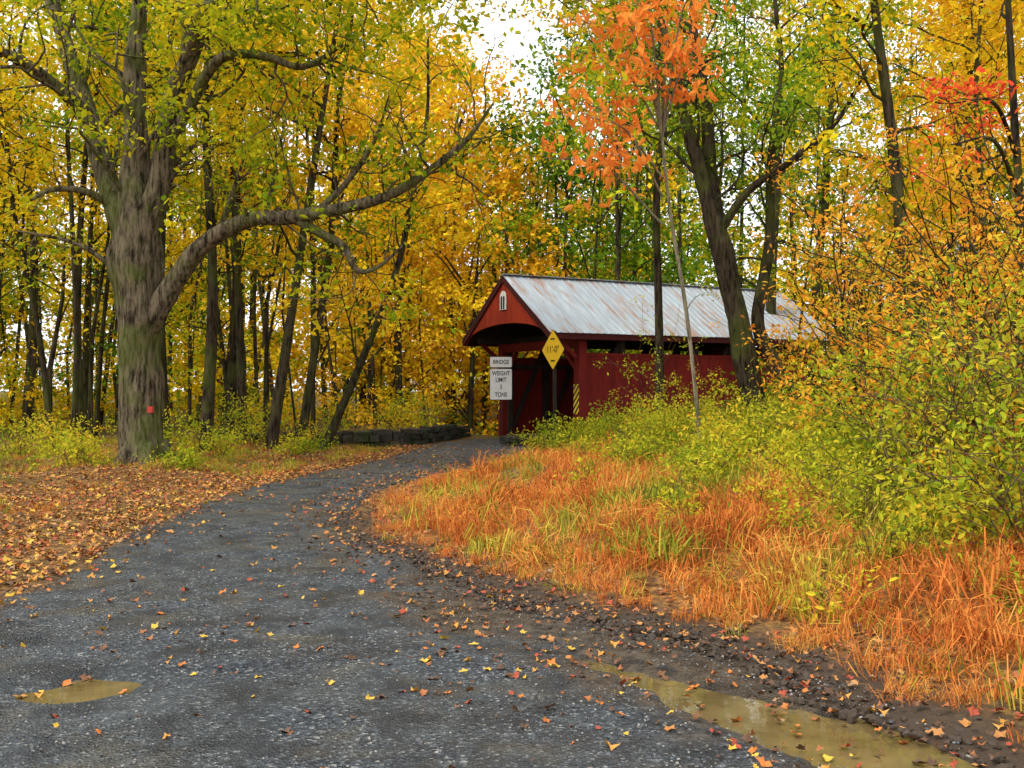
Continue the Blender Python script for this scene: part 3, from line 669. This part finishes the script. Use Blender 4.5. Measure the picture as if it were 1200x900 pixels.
pan=t.noise(t.pos((1.3,.25,.25),obj=True),1.6,3,.7); st=t.noise(t.pos((7,.7,.7),obj=True),1.2,5,.75)
c=t.ramp(st,[(.3,(.22,.26,.29)),(.7,(.42,.47,.5))])
rf=t.math('MULTIPLY',t.ramp(pan,[(.46,0.),(.58,.9)]),t.ramp(st,[(.42,0.),(.6,1.)]))
c=t.mix(rf,c,(.26,.12,.055)); 
MR=t.bsdf(c,.55,t.bump(st,.2,.01),metal=.15,spec=.45)
V=[];F=[]; us=[];u=U0-.06
while u<U1+.06: us+= [(u,.0),(u+.1,0.),(u+.125,.03),(u+.15,0.)]; u+=.25
us.append((U1+.06,0)); nv=9
for sg in (-1,1):
    b=len(V)
    for (uu,dz) in us:
        for j in range(nv):
            t_=j/(nv-1); v=W/2+sg*(W/2+OV+.08)*t_; z=RZ+.03-(RZ-EZ)*(1+.08/(W/2+OV))*t_+dz+.012*noise.noise(Vector((uu*.8,v,sg)))
            V.append((uu,v,z))
    for i in range(len(us)-1):
        for j in range(nv-1):
            a=b+i*nv+j; f=(a,a+1,a+nv+1,a+nv); F.append(f if sg<0 else f[::-1])
mobj('roof',V,F,MR,BR)
V=[];F=[]
for sg in (-1,1):
    k=len(V); 
    for uu in (U0,U1):
        V+=[(uu,W/2+sg*.0,RZ-.045),(uu,W/2+sg*(W/2+OV+.03),EZ-.045)]
    F.append((k,k+1,k+3,k+2))
mobj('roof_boards',V,F,M_DARK,BR)
B=Boxes(); B.beam((U0-.06,W/2-.06,RZ+.045),(U1+.06,W/2-.06,RZ+.045),.16,.02); B.beam((U0-.06,W/2+.08,RZ+.04),(U1+.06,W/2+.08,RZ+.04),.1,.02)
B.obj('ridge_cap',MR)
t=NT('white_enamel'); M_WHITE=t.bsdf(t.mix(t.noise(t.pos(),6,4),(.75,.75,.73),(.55,.55,.53)),.45)
t=NT('black_paint'); M_BLACK=t.bsdf((.015,.015,.015),.5)
def arch(name,u,v,z,w,h,mat,d=.02):
    P=[(-w/2,0),(w/2,0)]+[(w/2*math.cos(a),h-w/2+w/2*math.sin(a)) for a in np.linspace(0,math.pi,11)]
    V=[(u,v+a,z+b) for a,b in P]+[(u+d,v+a,z+b) for a,b in P]; n=len(P)
    mobj(name,V,[tuple(range(n-1,-1,-1)),tuple(range(n,2*n))]+[(i,(i+1)%n,n+(i+1)%n,n+i) for i in range(n)],mat,BR)
arch('emblem',U0-.035,W/2,4.12,.42,.6,M_WHITE); arch('emblem_door',U0-.045,W/2-.07,4.14,.1,.42,M_BLACK,.008); arch('emblem_door',U0-.045,W/2+.09,4.14,.1,.42,M_BLACK,.008)
t=NT('hazard_stripes'); p=t.pos(obj=True); sp=t.n('ShaderNodeSeparateXYZ'); t.l(p,sp.inputs[0])
fr=t.math('FRACT',t.math('MULTIPLY',t.math('ADD',sp.outputs['Z'],sp.outputs['Y']),5.)); M_HAZ=t.bsdf(t.mix(t.math('GREATER_THAN',fr,.5),(.75,.5,.03),(.02,.02,.02)),.5)
for v in (0.0,W): 
    B=Boxes(); B.box((-.15,v-.14,.85),(-.133,v+.15,1.75)); B.obj('hazard_marker',M_HAZ)

# stone work
def stonewall(name,p0,p1,z0,z1,th,sz=.38):
    t=NT(name+'_stone'); p=t.pos(); n1=t.noise(p,5,6,.7); c=t.ramp(n1,[(.3,(.016,.014,.011)),(.65,(.09,.08,.06))]); c=t.mix(t.ramp(t.noise(p,1.6,3),[(.48,0.),(.62,.8)]),c,(.03,.045,.01))
    c=t.mix(t.math('MULTIPLY',t.attr('rnd'),.7),c,(.014,.012,.01)); m=t.bsdf(c,.9,t.bump(n1,.8,.03),spec=.15)
    p0=Vector(p0);p1=Vector(p1); L=(p1-p0).length; d=(p1-p0)/L; nn=Vector((-d.y,d.x)); B=Boxes(); z=z0
    while z<z1-.03:
        h=min(U(.13,.22),z1-z); x=0
        last=z+h>z1-.03
        while x<L-.05:
            w=min(U(sz*.6,sz*1.5),L-x); j=[U(-.05,.05) for _ in range(2)]; k=len(B.V)
            B.box((0,0,0),(1,1,1)); c0=(x+.012,x+w-.012); t0=(-th/2+j[0],th/2+j[1]); dz=U(-.06,.06) if last else 0
            vs=[]
            for zz in (z+.006,z+h-.006+dz):
                for (i_,k_) in ((0,0),(1,0),(1,1),(0,1)):
                    q=p0+d*(c0[i_]+U(-.018,.018))+nn*(t0[k_]+U(-.02,.02)); vs.append((q.x,q.y,zz+U(-.015,.015)))
            B.V[k:k+8]=vs; x+=w
        z+=h
    o=B.obj(name,m,None); bv=o.modifiers.new('bevel','BEVEL'); bv.width=.025; bv.segments=2; return o
def bw(u,v): q=ORG+AX*u+NX*v; return (q[0],q[1])
stonewall('stone_abutment',bw(-3.0,-.85),bw(-.2,-.55),-1.,.28,.6)
stonewall('stone_abutment',bw(.15,-.3),bw(.15,W+.3),-1.5,-.13,.9)
stonewall('stone_abutment',bw(BL-.1,-.3),bw(BL-.1,W+.3),-1.5,-.13,.9)
stonewall('stone_wall',(-7.,26.6),(-2.95,28.2),-.2,.42,.4); stonewall('stone_wall',(-2.9,28.3),(-1.6,33.2),-.2,.42,.4)

# ------------------------------------------------------------------ signs
def text(s_,size,loc,mat,parent,sx=1.):
    cu=bpy.data.curves.new('lettering','FONT'); cu.body=s_; cu.size=size; cu.align_x='CENTER'; cu.align_y='CENTER'; cu.offset=.003
    cu.materials.append(mat); o=bpy.data.objects.new('lettering',cu); o.location=loc; o.rotation_euler=(math.pi/2,0,0); o.scale=(sx,1,1); return link(o,parent)
def plate(name,w,h,z,mat,parent,diamond=False,y=0.,d=.006,rad=.04):
    P=[]
    for cx,cz,a0 in ((w/2-rad,h/2-rad,0),(-w/2+rad,h/2-rad,90),(-w/2+rad,-h/2+rad,180),(w/2-rad,-h/2+rad,270)):
        for a in (0,30,60,90): r_=math.radians(a0+a); P.append((cx+rad*math.cos(r_),cz+rad*math.sin(r_)))
    if diamond: c=math.sqrt(.5); P=[((a-b)*c,(a+b)*c) for a,b in P]
    V=[(a,y,z+b) for a,b in P]+[(a,y+d,z+b) for a,b in P]; n=len(P)
    return mobj(name,V,[tuple(range(n)),tuple(range(2*n-1,n-1,-1))]+[(i,n+i,n+(i+1)%n,(i+1)%n) for i in range(n)],mat,parent)
S=empty('weight_limit_sign',(-.36,32.3,0),.12)
B=Boxes(); B.box((-.04,.01,-.2),(.04,.08,2.65)); B.obj('post',M_TRIM,S)
plate('panel_edge',.74,1.02,1.76,M_BLACK,S,y=-.004,d=.004); plate('panel',.71,.99,1.76,M_WHITE,S,y=-.012)
plate('upper_panel_edge',.74,.36,2.48,M_BLACK,S,y=-.004,d=.004); plate('upper_panel',.71,.33,2.48,M_WHITE,S,y=-.012)
text('BRIDGE',.18,(0,-.016,2.48),M_BLACK,S,.85)
for s_,z in (('WEIGHT',2.11),('LIMIT',1.9),('3',1.67),('TONS',1.42)): text(s_,.2,(0,-.016,z),M_BLACK,S,.75)
S=empty('clearance_sign',(1.13,27.3,0),-1.02)
t=NT('yellow_sign_paint'); M_YEL=t.bsdf(t.mix(t.noise(t.pos(),5),(.78,.5,.02),(.66,.42,.02)),.5)
o=Boxes(); o.beam((-.0,.06,-.9),(0,.04,3.2),.09,.06); o.obj('post',M_DARK,S)
plate('panel_edge',.81,.81,2.68,M_BLACK,S,True,y=-.004,d=.004); plate('panel',.77,.77,2.68,M_YEL,S,True,y=-.012)
text("11'-0\"",.26,(0,-.016,2.68),M_BLACK,S)
for z in (2.98,2.38):
    B=Boxes(); B.box((-.1,-.017,z-.02),(.1,-.0135,z+.02)); B.obj('arrow_mark',M_BLACK,S)

# ------------------------------------------------------------------ light, sky, camera
w=bpy.data.worlds.new('World'); scene.world=w; w.use_nodes=True; nt=w.node_tree; nt.nodes.clear()
out=nt.nodes.new('ShaderNodeOutputWorld'); bg=nt.nodes.new('ShaderNodeBackground'); sky=nt.nodes.new('ShaderNodeTexSky')
sky.sky_type='NISHITA'; sky.sun_disc=False; sky.sun_elevation=math.radians(48); sky.sun_rotation=math.radians(215); sky.dust_density=3
bg.inputs[1].default_value=.12; nt.links.new(sky.outputs[0],bg.inputs[0])
bc=nt.nodes.new('ShaderNodeBackground'); bc.inputs[1].default_value=2.1; bc.inputs[0].default_value=(.93,.95,1,1)
mx=nt.nodes.new('ShaderNodeMixShader'); mx.inputs[0].default_value=.82
nt.links.new(bg.outputs[0],mx.inputs[1]); nt.links.new(bc.outputs[0],mx.inputs[2]); nt.links.new(mx.outputs[0],out.inputs[0])
try: w.cycles.sampling_method='NONE'   # an even overcast dome needs no importance map
except Exception as ex: print('world sampling',ex)
sl=bpy.data.lights.new('sun','SUN'); sl.energy=2.5; sl.angle=math.radians(12); sl.color=(1,.94,.82)
so=bpy.data.objects.new('sun',sl); so.rotation_euler=Vector((.45,.35,-.85)).to_track_quat('-Z','Y').to_euler(); so.location=(-10,-8,30); link(so)
cam=bpy.data.cameras.new('camera'); cam.lens=35; cam.sensor_width=36; cam.clip_end=2000; cam.clip_start=.05
co=bpy.data.objects.new('camera',cam); co.location=(0,0,1.6); co.rotation_euler=(math.radians(90.3),0,0); link(co); scene.camera=co
